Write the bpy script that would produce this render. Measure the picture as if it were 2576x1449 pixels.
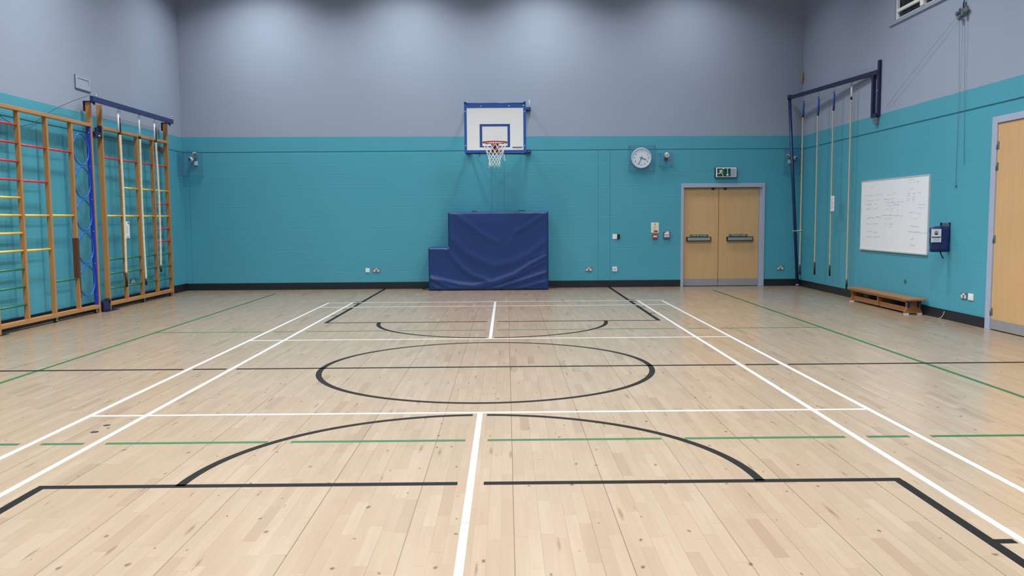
import bpy, bmesh, math, random
from mathutils import Vector, Matrix
random.seed(7)
for o in list(bpy.data.objects): bpy.data.objects.remove(o)
SC = bpy.context.scene
COL = SC.collection
PI = math.pi

# ------------------------------------------------------------------ camera
CAM = Vector((0.216908, -8.358745, 1.502305)); PITCH, YAW, ROLL = -0.0833109, 0.00595548, -0.00755216
fw = Vector((math.sin(YAW)*math.cos(PITCH), math.cos(YAW)*math.cos(PITCH), math.sin(PITCH)))
rt = Vector((math.cos(YAW), -math.sin(YAW), 0)); up = rt.cross(fw)
r2 = math.cos(ROLL)*rt + math.sin(ROLL)*up; u2 = -math.sin(ROLL)*rt + math.cos(ROLL)*up
cd = bpy.data.cameras.new('camera'); cam = bpy.data.objects.new('camera', cd); COL.objects.link(cam)
cd.sensor_width = 36; cd.lens = 2087.99894*36/2576; cd.clip_start = .05; cd.clip_end = 100
cam.matrix_world = Matrix(((r2.x, u2.x, -fw.x, CAM.x), (r2.y, u2.y, -fw.y, CAM.y), (r2.z, u2.z, -fw.z, CAM.z), (0, 0, 0, 1)))
SC.camera = cam

# ------------------------------------------------------------------ world, exposure, lights
wd = bpy.data.worlds.new('night'); SC.world = wd; wd.use_nodes = True
wd.node_tree.nodes['Background'].inputs[0].default_value = (.01, .018, .02, 1); wd.node_tree.nodes['Background'].inputs[1].default_value = 1
SC.view_settings.view_transform = 'Standard'; SC.view_settings.look = 'None'; SC.view_settings.gamma = 1; SC.view_settings.use_curve_mapping = False
SC.view_settings.exposure = 0.0
CEIL = 7.4
LIGHT_X = (-4.85, -1.85, 1.0, 4.0)
LIGHT_Y = {8.15: .86, 3.8: 1.05, -0.65: 1.3, -5.15: 2.15}
BASE_W = 87
LZ = 6.78
def light_gain(x, y):
    g = LIGHT_Y[y]
    if x > 3: g *= .62 if y > 8 else 1.3
    if x < -4: g *= 1.4 if y < 8 else 1.1
    return g
for ly in LIGHT_Y:
    for lx in LIGHT_X:
        ld = bpy.data.lights.new('ceiling_lamp', 'AREA'); ld.shape = 'RECTANGLE'; ld.size = .5; ld.size_y = 1.0
        ld.energy = BASE_W*light_gain(lx, ly); ld.spread = math.radians(136); ld.color = (1.0, .99, .98)
        lo = bpy.data.objects.new('ceiling_lamp', ld); COL.objects.link(lo); lo.location = (lx, ly, LZ)

# ------------------------------------------------------------------ materials
def lin(c): return tuple(((v/255)/12.92 if v/255 <= .04045 else ((v/255+.055)/1.055)**2.4) for v in c)
class NT:
    def __init__(s, name):
        s.m = bpy.data.materials.new(name); s.m.use_nodes = True; s.t = s.m.node_tree; s.n = s.t.nodes
        s.bsdf = s.n['Principled BSDF']; s.out = s.n['Material Output']
    def new(s, ty, **kw):
        n = s.n.new(ty)
        for k, v in kw.items(): setattr(n, k, v)
        return n
    def link(s, a, b): s.t.links.new(a, b)
    def put(s, v, sock):
        if hasattr(v, 'links') or isinstance(v, bpy.types.NodeSocket): s.link(v, sock)
        else: sock.default_value = v
    def math(s, op, a, b=None, c=None, clamp=False):
        n = s.new('ShaderNodeMath', operation=op); n.use_clamp = clamp; s.put(a, n.inputs[0])
        if b is not None: s.put(b, n.inputs[1])
        if c is not None: s.put(c, n.inputs[2])
        return n.outputs[0]
    def mix(s, f, a, b, blend='MIX'):
        n = s.new('ShaderNodeMix', data_type='RGBA', blend_type=blend)
        s.put(f, n.inputs[0])
        for v, k in ((a, 6), (b, 7)):
            if isinstance(v, tuple): n.inputs[k].default_value = (*v[:3], 1)
            else: s.link(v, n.inputs[k])
        return n.outputs[2]
    def pos(s):
        g = s.new('ShaderNodeNewGeometry'); x = s.new('ShaderNodeSeparateXYZ'); s.link(g.outputs['Position'], x.inputs[0])
        s.P = g.outputs['Position']; return x.outputs
    def combine(s, x, y, z):
        n = s.new('ShaderNodeCombineXYZ'); s.put(x, n.inputs[0]); s.put(y, n.inputs[1]); s.put(z, n.inputs[2]); return n.outputs[0]
    def noise(s, vec, scale, detail=2, rough=.5):
        n = s.new('ShaderNodeTexNoise'); n.inputs['Scale'].default_value = scale; n.inputs['Detail'].default_value = detail
        n.inputs['Roughness'].default_value = rough
        if vec is not None: s.link(vec, n.inputs['Vector'])
        return n.outputs['Fac']
    def bump(s, h, strength, dist):
        n = s.new('ShaderNodeBump'); n.inputs['Strength'].default_value = strength; n.inputs['Distance'].default_value = dist
        s.link(h, n.inputs['Height']); s.link(n.outputs[0], s.bsdf.inputs['Normal'])
    def base(s, c):
        if isinstance(c, tuple): s.bsdf.inputs['Base Color'].default_value = (*c[:3], 1)
        else: s.link(c, s.bsdf.inputs['Base Color'])

MATS = {}
def plain(name, rgb, rough=.5, metal=0.0, var=.06, scale=8.0, spec=.5):
    if name in MATS: return MATS[name]
    t = NT(name); c = lin(rgb); t.pos()
    f = t.noise(t.P, scale, 3)
    t.base(t.mix(f, tuple(v*(1-var) for v in c), tuple(min(1, v*(1+var)) for v in c)))
    t.bsdf.inputs['Roughness'].default_value = rough; t.bsdf.inputs['Metallic'].default_value = metal
    t.bsdf.inputs['Specular IOR Level'].default_value = spec
    MATS[name] = t.m; return t.m
def wood(name, rgb, axis, rough=.4, dark=.72):
    if name in MATS: return MATS[name]
    t = NT(name); p = t.pos(); c = lin(rgb); s = [22, 22, 22]; s[axis] = 1.6
    v = t.combine(t.math('MULTIPLY', p[0], s[0]), t.math('MULTIPLY', p[1], s[1]), t.math('MULTIPLY', p[2], s[2]))
    f = t.noise(v, 1.0, 4, .6)
    f2 = t.noise(t.P, 1.3, 2)
    col = t.mix(t.math('MULTIPLY_ADD', f, 1.6, -.3, clamp=True), tuple(x*dark for x in c), tuple(min(1, x*1.12) for x in c))
    t.base(t.mix(t.math('MULTIPLY', f2, .3), col, tuple(x*.7 for x in c)))
    t.bsdf.inputs['Roughness'].default_value = rough
    MATS[name] = t.m; return t.m
def clear_plastic(name, tint, gloss=.1, haze=.0):
    t = NT(name); t.n.remove(t.bsdf)
    tr = t.new('ShaderNodeBsdfTransparent'); tr.inputs[0].default_value = (*tint, 1)
    gl = t.new('ShaderNodeBsdfGlossy'); gl.inputs['Roughness'].default_value = .12
    df = t.new('ShaderNodeBsdfDiffuse'); df.inputs[0].default_value = (.35, .5, .62, 1)
    m0 = t.new('ShaderNodeMixShader'); m0.inputs[0].default_value = haze; t.link(tr.outputs[0], m0.inputs[1]); t.link(df.outputs[0], m0.inputs[2])
    mx = t.new('ShaderNodeMixShader'); mx.inputs[0].default_value = gloss
    t.link(m0.outputs[0], mx.inputs[1]); t.link(gl.outputs[0], mx.inputs[2]); t.link(mx.outputs[0], t.out.inputs['Surface'])
    return t.m

TEAL = lin((74, 154, 176)); GREY = lin((144, 156, 177))
def wall_paint(name, u_axis, z_line, slope, verticals=(), depth=.0022):
    """painted blockwork: teal below the paint edge, grey plaster above"""
    t = NT(name); p = t.pos(); u = p[u_axis]; z = p[2]
    zn = t.math('ADD', z, t.math('MULTIPLY', t.noise(t.P, 3.0, 2), .008))
    edge = t.math('ADD', t.math('MULTIPLY', u, slope), z_line+.004)
    fac = t.math('GREATER_THAN', zn, edge)
    mott = t.noise(t.P, 1.1, 3)
    teal = t.mix(mott, tuple(v*.94 for v in TEAL), tuple(v*1.05 for v in TEAL))
    grey = t.mix(mott, tuple(v*.96 for v in GREY), tuple(v*1.03 for v in GREY))
    # mortar joints
    row = t.math('DIVIDE', t.math('SUBTRACT', z, 1.078), .2315)
    fr = t.math('FRACT', t.math('ADD', row, 100.5)); dz = t.math('ABSOLUTE', t.math('SUBTRACT', fr, .5))
    hj = t.math('SUBTRACT', 1.0, t.math('DIVIDE', dz, .030, clamp=True), clamp=True)
    half = t.math('MULTIPLY', t.math('FLOOR', t.math('ADD', row, 100.5)), .5)
    fu = t.math('FRACT', t.math('ADD', t.math('DIVIDE', u, .447), half)); du = t.math('ABSOLUTE', t.math('SUBTRACT', fu, .5))
    vj = t.math('SUBTRACT', 1.0, t.math('DIVIDE', du, .014, clamp=True), clamp=True)
    stretched = t.combine(t.math('MULTIPLY', u, 2.2), t.math('MULTIPLY', z, 4.0), 0.0)
    brk = t.math('MULTIPLY_ADD', t.noise(stretched, 2.2, 4, .65), 3.2, -1.25, clamp=True)
    hj = t.math('MULTIPLY', hj, t.math('MULTIPLY_ADD', brk, .85, .15))
    j = t.math('MAXIMUM', hj, t.math('MULTIPLY', vj, t.math('MULTIPLY', brk, .12)))
    j = t.math('MULTIPLY', j, t.math('LESS_THAN', z, 2.93))
    vm = None
    for v in verticals:
        w = t.math('SUBTRACT', 1.0, t.math('DIVIDE', t.math('ABSOLUTE', t.math('SUBTRACT', u, v)), .008, clamp=True), clamp=True)
        vm = w if vm is None else t.math('MAXIMUM', vm, w)
    if vm is not None:
        vm = t.math('MULTIPLY', vm, t.math('LESS_THAN', z, 2.96))
        j = t.math('MAXIMUM', j, vm)
        teal = t.mix(t.math('MULTIPLY', vm, t.math('MULTIPLY_ADD', brk, .45, .25)), teal, tuple(v*.35 for v in TEAL))
    fine = t.math('MULTIPLY', t.noise(t.P, 160.0, 2), .06)
    h = t.math('SUBTRACT', fine, j)
    t.bump(h, 1.0, depth)
    t.base(t.mix(fac, teal, grey))
    t.bsdf.inputs['Roughness'].default_value = .42
    t.link(t.math('MULTIPLY_ADD', fac, .3, .42), t.bsdf.inputs['Roughness'])
    t.bsdf.inputs['Specular IOR Level'].default_value = .35
    return t.m

def floor_mat():
    t = NT('maple_strip_floor'); p = t.pos(); x, y = p[0], p[1]; W = .0641
    sx = t.math('DIVIDE', t.math('SUBTRACT', x, .241), W); i = t.math('FLOOR', sx)
    w1 = t.new('ShaderNodeTexWhiteNoise', noise_dimensions='1D'); t.link(i, w1.inputs['W'])
    by = t.math('ADD', t.math('DIVIDE', y, .47), t.math('MULTIPLY', w1.outputs['Value'], 9.7)); j = t.math('FLOOR', by)
    w2 = t.new('ShaderNodeTexWhiteNoise', noise_dimensions='2D'); t.link(t.combine(i, j, 0.0), w2.inputs['Vector'])
    r = t.new('ShaderNodeValToRGB'); cr = r.color_ramp; t.link(w2.outputs['Value'], r.inputs[0])
    cols = [(0.0, (136, 119, 102)), (.022, (140, 124, 107)), (.05, (145, 130, 112)), (.16, (146, 131, 113)), (.45, (148, 133, 115)), (.7, (149, 135, 117)), (.93, (152, 138, 121)), (1, (154, 141, 125))]
    cr.elements[0].color = (*lin(cols[0][1]), 1); cr.elements[1].color = (*lin(cols[-1][1]), 1)
    for pp, c in cols[1:-1]:
        e = cr.elements.new(pp); e.color = (*lin(c), 1)
    col = r.outputs[0]
    off = t.math('MULTIPLY', w2.outputs['Value'], 37.0)
    gv = t.combine(t.math('MULTIPLY', x, 34.0), t.math('ADD', t.math('MULTIPLY', y, 2.2), off), off)
    g = t.noise(gv, 1.0, 4, .6)
    col = t.mix(t.math('MULTIPLY_ADD', g, .7, -.24, clamp=True), col, lin((126, 108, 88)))
    # warm / pinkish clouding
    cl = t.noise(t.P, .9, 2); col = t.mix(t.math('MULTIPLY', cl, .22), col, lin((150, 130, 112)))
    # knots
    kv = t.combine(t.math('MULTIPLY', x, 1.0), t.math('MULTIPLY', y, .62), 0.0)
    def knots(scale, rad, density, sx_=1.0, sy_=.62):
        v = t.new('ShaderNodeTexVoronoi', voronoi_dimensions='2D'); v.inputs['Scale'].default_value = scale
        nz = t.new('ShaderNodeTexNoise'); nz.inputs['Scale'].default_value = 22; t.link(t.P, nz.inputs['Vector'])
        vec = t.combine(t.math('ADD', t.math('MULTIPLY', x, sx_), t.math('MULTIPLY', nz.outputs['Fac'], .03)), t.math('ADD', t.math('MULTIPLY', y, sy_), t.math('MULTIPLY', nz.outputs['Fac'], .03)), 0.0)
        t.link(vec, v.inputs['Vector'])
        cs = t.new('ShaderNodeSeparateColor'); t.link(v.outputs['Color'], cs.inputs[0])
        rr = t.math('MULTIPLY_ADD', cs.outputs[1], rad, rad*.35)
        k = t.math('SUBTRACT', 1.0, t.math('DIVIDE', v.outputs['Distance'], rr), clamp=True)
        return t.math('MULTIPLY', k, t.math('GREATER_THAN', cs.outputs[0], 1-density))
    k1 = knots(4.4, .046, .62); k2 = knots(2.4, .075, .55, 2.6, .30)
    col = t.mix(t.math('MULTIPLY', t.math('POWER', k1, .7), .9), col, lin((66, 42, 32)))
    col = t.mix(t.math('MULTIPLY', k2, .7), col, lin((98, 72, 54)))
    # joints
    def seam(period, width, off_):
        f = t.math('FRACT', t.math('ADD', t.math('DIVIDE', t.math('SUBTRACT', x, off_), period), 100.5))
        d = t.math('MULTIPLY', t.math('ABSOLUTE', t.math('SUBTRACT', f, .5)), period)
        return t.math('SUBTRACT', 1.0, t.math('DIVIDE', d, width), clamp=True)
    nn = t.noise(t.combine(t.math('MULTIPLY', x, 6.0), t.math('MULTIPLY', y, .35), 0.0), 1.0, 2)
    s1 = t.math('MULTIPLY', seam(W*8, .0036, .241), t.math('MULTIPLY_ADD', nn, 1.0, .35, clamp=True))
    s2 = t.math('MULTIPLY', seam(W*2, .0022, .241), t.math('MULTIPLY_ADD', nn, 2.0, -.66, clamp=True))
    s3 = t.math('MULTIPLY', seam(W, .0013, .241), .22)
    jf = t.math('FRACT', by); je = t.math('MULTIPLY', t.math('LESS_THAN', jf, .005), .28)
    s = t.math('MAXIMUM', t.math('MAXIMUM', s1, s2), t.math('MAXIMUM', s3, je))
    col = t.mix(t.math('MULTIPLY', s, .9), col, lin((62, 46, 36)))
    t.base(t.mix(1.0, col, (1.0, .975, .935), 'MULTIPLY'))
    t.link(t.math('MULTIPLY_ADD', t.noise(t.P, 2.0, 3), .10, .19), t.bsdf.inputs['Roughness'])
    t.bsdf.inputs['Specular IOR Level'].default_value = .4
    t.bump(t.math('MULTIPLY', t.math('ADD', s, t.math('MULTIPLY', t.noise(gv, .35, 1), .25)), -1.0), .06, .001)
    return t.m

M_FLOOR = floor_mat()
M_BACK = wall_paint('painted_block_back', 0, 3.262, -.0043, (-.10, .171, 2.2, 2.456, -6.6), .0036)
M_LEFT = wall_paint('painted_block_left', 1, 3.285, 0.0, (3.22, 9.2))
M_RIGHT = wall_paint('painted_block_right', 1, 3.222, 0.0)
M_NEAR = wall_paint('painted_block_front', 0, 3.26, 0.0)
M_CEIL = plain('ceiling_panel', (150, 155, 162), .8)
M_SKIRT = plain('black_skirting', (22, 27, 36), .45)
M_WHITE_LINE = plain('white_line_paint', (190, 194, 200), .35, var=.03)
M_BLACK_LINE = plain('black_line_paint', (11, 11, 13), .6, var=.1, spec=.15)
M_GREEN_LINE = plain('green_line_paint', (24, 84, 46), .5, var=.1)
M_BLUE = plain('blue_steel', (26, 46, 96), .35)
M_BLUE_DARK = plain('dark_blue_steel', (22, 28, 66), .38)
M_BLUE_BRIGHT = plain('bright_blue_paint', (40, 92, 175), .4)
M_BLUE_HOOP = plain('blue_hoop_enamel', (30, 90, 190), .22)
M_BLUE_CHAN = plain('blue_channel', (42, 58, 165), .4)
M_WOOD_Z = wood('varnished_pine_upright', (180, 130, 78), 2)
M_WOOD_Y = wood('varnished_pine_rail', (184, 132, 80), 1)
M_WOOD_DK = wood('dark_stained_wood', (96, 58, 34), 2)
M_BENCH = wood('bench_pine', (160, 108, 64), 1)
M_DOOR = wood('beech_veneer', (202, 164, 118), 2, .38, .94)
M_RED = plain('red_rung', (196, 52, 62), .35)
M_YEL = plain('yellow_rung', (232, 188, 72), .35)
M_GRN = plain('green_rung', (28, 112, 82), .35)
M_ROPE = plain('cream_rope', (214, 206, 182), .8, var=.2, scale=60)
M_ROPE_TAN = plain('tan_rope', (172, 168, 150), .8, var=.2, scale=60)
M_BLACK = plain('black_rubber', (24, 26, 30), .5)
M_CHROME = plain('chrome', (200, 204, 208), .22, 1.0)
M_STEEL = plain('brushed_steel', (176, 174, 172), .42, .85)
M_STEEL_DK = plain('dull_metal', (120, 124, 128), .5, .5)
M_WHITE = plain('white_plastic', (226, 228, 232), .4, var=.02)
M_CREAM = plain('cream_plastic', (222, 222, 200), .5, var=.03)
M_FRAME = plain('grey_frame_paint', (160, 170, 194), .5)
M_KICK = plain('kick_plate_metal', (158, 156, 160), .4, .3)
M_SIGNGREEN = plain('sign_green', (24, 96, 66), .45)
M_SIGNDARK = plain('exit_dark_green', (12, 62, 42), .4)
M_REDBOX = plain('alarm_red', (176, 40, 50), .4)
M_ORANGE = plain('orange_plastic', (190, 96, 50), .5)
M_TAN = plain('tan_plastic', (170, 132, 104), .5)
M_GREYBOX = plain('grey_plastic', (84, 98, 114), .5)
M_INK = plain('ink', (60, 62, 74), .6)
M_MARKER = plain('marker_ink', (150, 150, 170), .6)
M_MARKER2 = plain('marker_ink_faint', (190, 192, 206), .6)
M_BOARD = plain('backboard_white', (244, 246, 250), .35, var=.02)
M_DRYWIPE = plain('drywipe_white', (226, 231, 238), .3, var=.02)
M_RIM = plain('rim_red', (140, 36, 36), .4)
M_NET = plain('net_cord', (232, 236, 236), .7)
M_VENT = plain('painted_vent', (154, 166, 188), .6)
M_VENT_EDGE = plain('vent_gap', (92, 94, 104), .7)
M_PVC = plain('window_upvc', (228, 230, 234), .4, var=.02)
M_GLASS = clear_plastic('window_glass', (.55, .66, .62), .08)
M_GUARD = clear_plastic('polycarbonate_guard', (.925, .95, .975), .02, .03)
M_GUARD_EDGE = plain('guard_edge', (70, 112, 150), .3)
M_BAG = plain('navy_nylon', (30, 38, 96), .6, var=.15, scale=20)
def mat_vinyl():
    t = NT('navy_vinyl'); t.pos(); c = lin((24, 53, 108))
    t.base(t.mix(t.noise(t.P, 2.0, 2), tuple(v*.9 for v in c), tuple(v*1.1 for v in c)))
    t.bsdf.inputs['Roughness'].default_value = .42; t.bsdf.inputs['Specular IOR Level'].default_value = .4
    t.bump(t.noise(t.P, 260.0, 1), .15, .0006); return t.m
M_MAT = mat_vinyl()
def emit(name, rgb, s):
    t = NT(name); t.bsdf.inputs['Emission Color'].default_value = (*lin(rgb), 1); t.bsdf.inputs['Emission Strength'].default_value = s
    t.base(lin(rgb)); return t.m
M_TUBE = emit('lamp_diffuser', (255, 252, 245), 3.0)
M_NIGHT = plain('night_backing', (20, 34, 34), .9)

# ------------------------------------------------------------------ mesh builder
ORIG = {}
class MB:
    def __init__(s): s.b = bmesh.new()
    def _mat(s, faces, m):
        for f in faces: f.material_index = m
    def box(s, x0, x1, y0, y1, z0, z1, m=0, bevel=0.0):
        n0 = len(s.b.faces)
        vs = [s.b.verts.new((x, y, z)) for x in (x0, x1) for y in (y0, y1) for z in (z0, z1)]
        fs = [s.b.faces.new([vs[i] for i in q]) for q in ((0, 1, 3, 2), (4, 6, 7, 5), (0, 4, 5, 1), (2, 3, 7, 6), (0, 2, 6, 4), (1, 5, 7, 3))]
        s._mat(fs, m)
        if bevel > 0:
            es = list({e for f in fs for e in f.edges})
            r = bmesh.ops.bevel(s.b, geom=es, offset=bevel, segments=2, profile=.6, affect='EDGES', material=-1)
            s._mat(r['faces'], m)
        return s
    def tube(s, pts, r, n=8, m=0, closed=False, radii=None, smooth=True):
        pts = [Vector(p) for p in pts]; N = len(pts); rings = []
        prev = None
        for i, p in enumerate(pts):
            if closed: d = (pts[(i+1) % N]-pts[i-1]).normalized()
            else: d = (pts[min(i+1, N-1)]-pts[max(i-1, 0)]).normalized()
            if prev is None:
                a = Vector((0, 0, 1)) if abs(d.z) < .9 else Vector((1, 0, 0)); u = d.cross(a).normalized()
            else:
                u = (prev - d*prev.dot(d)); u = u.normalized() if u.length > 1e-6 else d.orthogonal().normalized()
            prev = u; v = d.cross(u); rr = radii[i] if radii else r
            rings.append([s.b.verts.new(p+rr*(math.cos(2*PI*k/n)*u+math.sin(2*PI*k/n)*v)) for k in range(n)])
        K = N if closed else N-1
        for i in range(K):
            A, B = rings[i], rings[(i+1) % N]
            for k in range(n):
                f = s.b.faces.new((A[k], A[(k+1) % n], B[(k+1) % n], B[k])); f.material_index = m; f.smooth = smooth
        if not closed:
            for R in (rings[0], rings[-1]):
                try: f = s.b.faces.new(R); f.material_index = m
                except ValueError: pass
        return s
    def prism(s, poly, axis, a, b, m=0):
        """poly: 2D points in the two other axes (in x,y,z order)"""
        def P(q, t):
            c = list(q); c.insert(axis, t); return c
        A = [s.b.verts.new(P(q, a)) for q in poly]; B = [s.b.verts.new(P(q, b)) for q in poly]; n = len(poly)
        fs = [s.b.faces.new(A), s.b.faces.new(B[::-1])]+[s.b.faces.new((A[i], B[i], B[(i+1) % n], A[(i+1) % n])) for i in range(n)]
        s._mat(fs, m); return s
    def disc(s, c, axis, r, a, b, m=0, n=40):
        o = [c[i] for i in range(3) if i != axis]
        return s.prism([(o[0]+r*math.cos(2*PI*k/n), o[1]+r*math.sin(2*PI*k/n)) for k in range(n)], axis, a, b, m)
    def ring(s, c, axis, R, r, m=0, n=48, k=10):
        pts = []
        for i in range(n):
            a = 2*PI*i/n; q = [R*math.cos(a), R*math.sin(a)]; q.insert(axis, 0); pts.append(Vector(c)+Vector(q))
        return s.tube(pts, r, k, m, closed=True)
    def sphere(s, c, r, m=0, sc=(1, 1, 1)):
        mt = Matrix.Translation(c) @ Matrix.Diagonal((r*sc[0], r*sc[1], r*sc[2], 1))
        g = bmesh.ops.create_uvsphere(s.b, u_segments=20, v_segments=12, radius=1, matrix=mt)
        for f in {f for v in g['verts'] for f in v.link_faces}: f.material_index = m; f.smooth = True
        return s
    def text(s, body, size, M, m=0, extrude=.0006, align='CENTER'):
        cu = bpy.data.curves.new('lettering', 'FONT'); cu.body = body; cu.size = size; cu.extrude = extrude; cu.align_x = align; cu.align_y = 'CENTER'
        cu.resolution_u = 3
        ob = bpy.data.objects.new('lettering', cu); COL.objects.link(ob)
        dg = bpy.context.evaluated_depsgraph_get(); me = bpy.data.meshes.new_from_object(ob.evaluated_get(dg))
        me.transform(M); t = bmesh.new(); t.from_mesh(me)
        mp = {v: s.b.verts.new(v.co) for v in t.verts}
        for f in t.faces:
            try: g = s.b.faces.new([mp[v] for v in f.verts]); g.material_index = m
            except ValueError: pass
        t.free(); bpy.data.objects.remove(ob); bpy.data.curves.remove(cu); bpy.data.meshes.remove(me)
        return s
    def build(s, name, mats, parent=None, loc=None, recalc=True):
        if recalc: bmesh.ops.recalc_face_normals(s.b, faces=s.b.faces[:])
        if parent is not None: off = ORIG[parent.name]
        else: off = Vector(loc) if loc is not None else Vector((0, 0, 0))
        bmesh.ops.translate(s.b, verts=s.b.verts[:], vec=-off)
        me = bpy.data.meshes.new(name); s.b.to_mesh(me); s.b.free()
        for m in (mats if isinstance(mats, (list, tuple)) else [mats]): me.materials.append(m)
        o = bpy.data.objects.new(name, me); COL.objects.link(o)
        ORIG[o.name] = off
        if parent is not None: o.parent = parent
        else: o.location = off
        return o
def tag(o, label, cat, group=None):
    o['label'] = label; o['category'] = cat
    if group: o['group'] = group
    return o
def thing(name, label, cat, loc, group=None):
    o = bpy.data.objects.new(name, None); COL.objects.link(o); o.location = loc; o.empty_display_size = .1; ORIG[o.name] = Vector(loc)
    return tag(o, label, cat, group)
def struct(o): o['kind'] = 'structure'; return o
def plabel(o, s): o['label'] = s; return o
def copy_tree(o, parent=None):
    c = o.copy(); COL.objects.link(c); c.parent = parent; ORIG[c.name] = ORIG[o.name]
    for ch in list(o.children): copy_tree(ch, c)
    return c
def facing_back(x, y, z):     # text on the back wall, read from the hall: x right, z up
    return Matrix.Translation((x, y, z)) @ Matrix.Rotation(PI/2, 4, 'X')

XL, XR, YB, YN = -6.72, 6.58, 9.64, -9.64
# ------------------------------------------------------------------ shell
fl = struct(MB().box(XL-.3, XR+.3, YN-.3, YB+.3, -.12, 0).build('floor', M_FLOOR))
struct(MB().box(XL-.3, XR+.3, YN-.3, YB+.3, CEIL, CEIL+.2).build('ceiling', M_CEIL))
def wall(name, mat, axis, face, sign, u0, u1, openings, gz0, gz1):
    """blocks of wall between openings; a recessed shadow gap runs at gz0..gz1; face = coordinate of room side, sign = direction away from room"""
    b = MB(); zs = sorted({0, gz0, gz1, CEIL, *[o[2] for o in openings], *[o[3] for o in openings]}); us = sorted({u0, u1, *[o[0] for o in openings], *[o[1] for o in openings]})
    for i in range(len(zs)-1):
        run = None
        for k in range(len(us)):
            cut = k == len(us)-1 or any(o[0] <= us[k] and us[k+1] <= o[1] and o[2] <= zs[i] and zs[i+1] <= o[3] for o in openings)
            if not cut and run is None: run = us[k]
            if cut and run is not None:
                f = face + sign*(.014 if abs(zs[i]-gz0) < 1e-6 else 0); g = face+sign*.25
                a0, a1 = min(f, g), max(f, g)
                if axis == 1: b.box(run, us[k], a0, a1, zs[i], zs[i+1])
                else: b.box(a0, a1, run, us[k], zs[i], zs[i+1])
                run = None
    return struct(b.build(name, mat))
DX0, DX1, DZ = 4.0, 5.79, 2.20          # opening of the double door
wall('wall_back', M_BACK, 1, YB, 1, XL-.25, XR+.25, [(DX0, DX1, 0, DZ)], 2.953, 2.970)
wall('wall_left', M_LEFT, 0, XL, -1, YN, YB, [], 2.965, 2.982)
RD0, RD1, RDZ = .60, 2.55, 2.76          # right-hand door
RW0, RW1, RWZ0, RWZ1 = 1.8, 5.46, 4.68, 5.9
wall('wall_right', M_RIGHT, 0, XR, 1, YN, YB, [(RD0, RD1, 0, RDZ), (RW0, RW1, RWZ0, RWZ1)], 2.925, 2.952)
wall('wall_front', M_NEAR, 1, YN, -1, XL-.25, XR+.25, [], 2.955, 2.970)
struct(MB().box(XL, DX0-.012, YB-.014, YB, 0, .15).box(DX1+.012, XR, YB-.014, YB, 0, .15).build('baseboard_back', M_SKIRT))
struct(MB().box(XL, XL+.014, YN, YB-.014, 0, .16).build('baseboard_left', M_SKIRT))
struct(MB().box(XR-.014, XR, RD1+.012, YB-.014, 0, .14).box(XR-.014, XR, YN, RD0-.012, 0, .14).build('baseboard_right', M_SKIRT))
struct(MB().box(XL+.014, XR-.014, YN, YN+.014, 0, .15).build('baseboard_front', M_SKIRT))

# ------------------------------------------------------------------ court lines (paint on the floor)
def segs(lo, hi, cuts):
    out = []; a = lo
    for c0, c1 in sorted(cuts):
        if c1 <= a or c0 >= hi: continue
        if c0 > a: out.append((a, c0))
        a = max(a, c1)
    if a < hi: out.append((a, hi))
    return out
T = .0012
w = MB(); k = .02
def wl(x0, x1, y0, y1, z=T): w.box(x0, x1, y0, y1, 0, z)
for sx in (-3.03, -2.592, 0, 2.592, 3.03):
    for (y0, y1) in ([(-6.7, -2.02), (2.02, 6.7)] if sx == 0 else [(-6.7, 6.7)]): wl(sx-k, sx+k, y0, y1)
for sy in (-6.68, -5.92, -2.0, 2.0, 5.92, 6.68):
    for a, b_ in segs(-3.01, 3.01, [(s_-k, s_+k) for s_ in (-2.592, 0, 2.592)] if abs(sy) != 2.0 else [(s_-k, s_+k) for s_ in (-2.592, 2.592)]): wl(a, b_, sy-k, sy+k)
plabel(w.box(-.0205, .0205, -4.358, -4.352, 0, .0013, 1).build('badminton_lines', [M_WHITE_LINE, M_STEEL_DK], fl), 'white badminton court lines')
WX = (-3.03, -2.592, 0, 2.592, 3.03)
bl = MB(); T2 = .0009; h = .028
def blk(x0, x1, y0, y1): bl.box(x0, x1, y0, y1, 0, T2)
gap = [(x-.05, x+.05) for x in WX]
for a, b_ in segs(XL+.02, XR-.02, [(x-.05, x+.05) for x in WX if x != 0]): blk(a, b_, -h, h)
for s in (1, -1):
    for a, b_ in segs(-2.465, 2.465, [(-.075, .075)]): blk(a, b_, s*3.735-h, s*3.735+h)
    for sx in (-2.44, 2.44):
        for a, b_ in segs(3.735+h, 9.62, [(5.85, 5.99), (6.61, 6.75)]): blk(sx-h, sx+h, min(s*a, s*b_), max(s*a, s*b_))
        t0, t1 = (sx+h, sx+.115) if sx > 0 else (sx-.115, sx-h)
        for ty, hw in ((4.65, .025), (5.56, .025), (6.555, .05), (6.80, .045)): blk(t0, t1, s*ty-hw, s*ty+hw)
def arc(mb, cx, cy, r, hw, a0, a1, z, n=96):
    for i in range(n):
        a, c = a0+(a1-a0)*i/n, a0+(a1-a0)*(i+1)/n
        x_ = cx+r*math.cos((a+c)/2); y_ = cy+r*math.sin((a+c)/2)
        if abs(x_) < .075 and abs(abs(y_)-2.08) < .1: continue
        p = [(cx+q*math.cos(g), cy+q*math.sin(g)) for q, g in ((r-hw, a), (r+hw, a), (r+hw, c), (r-hw, c))]
        vs = [mb.b.verts.new((u, v, z)) for u, v in p]; mb.b.faces.new(vs)
arc(bl, 0, 0, 1.665, h, 0, 2*PI, T2, 160)
arc(bl, 0, -3.735, 1.655, h, 0, PI, T2); arc(bl, 0, 3.735, 1.655, h, PI, 2*PI, T2)
plabel(bl.build('basketball_lines', M_BLACK_LINE, fl), 'black basketball court lines')
g = MB(); GH = .024
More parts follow.
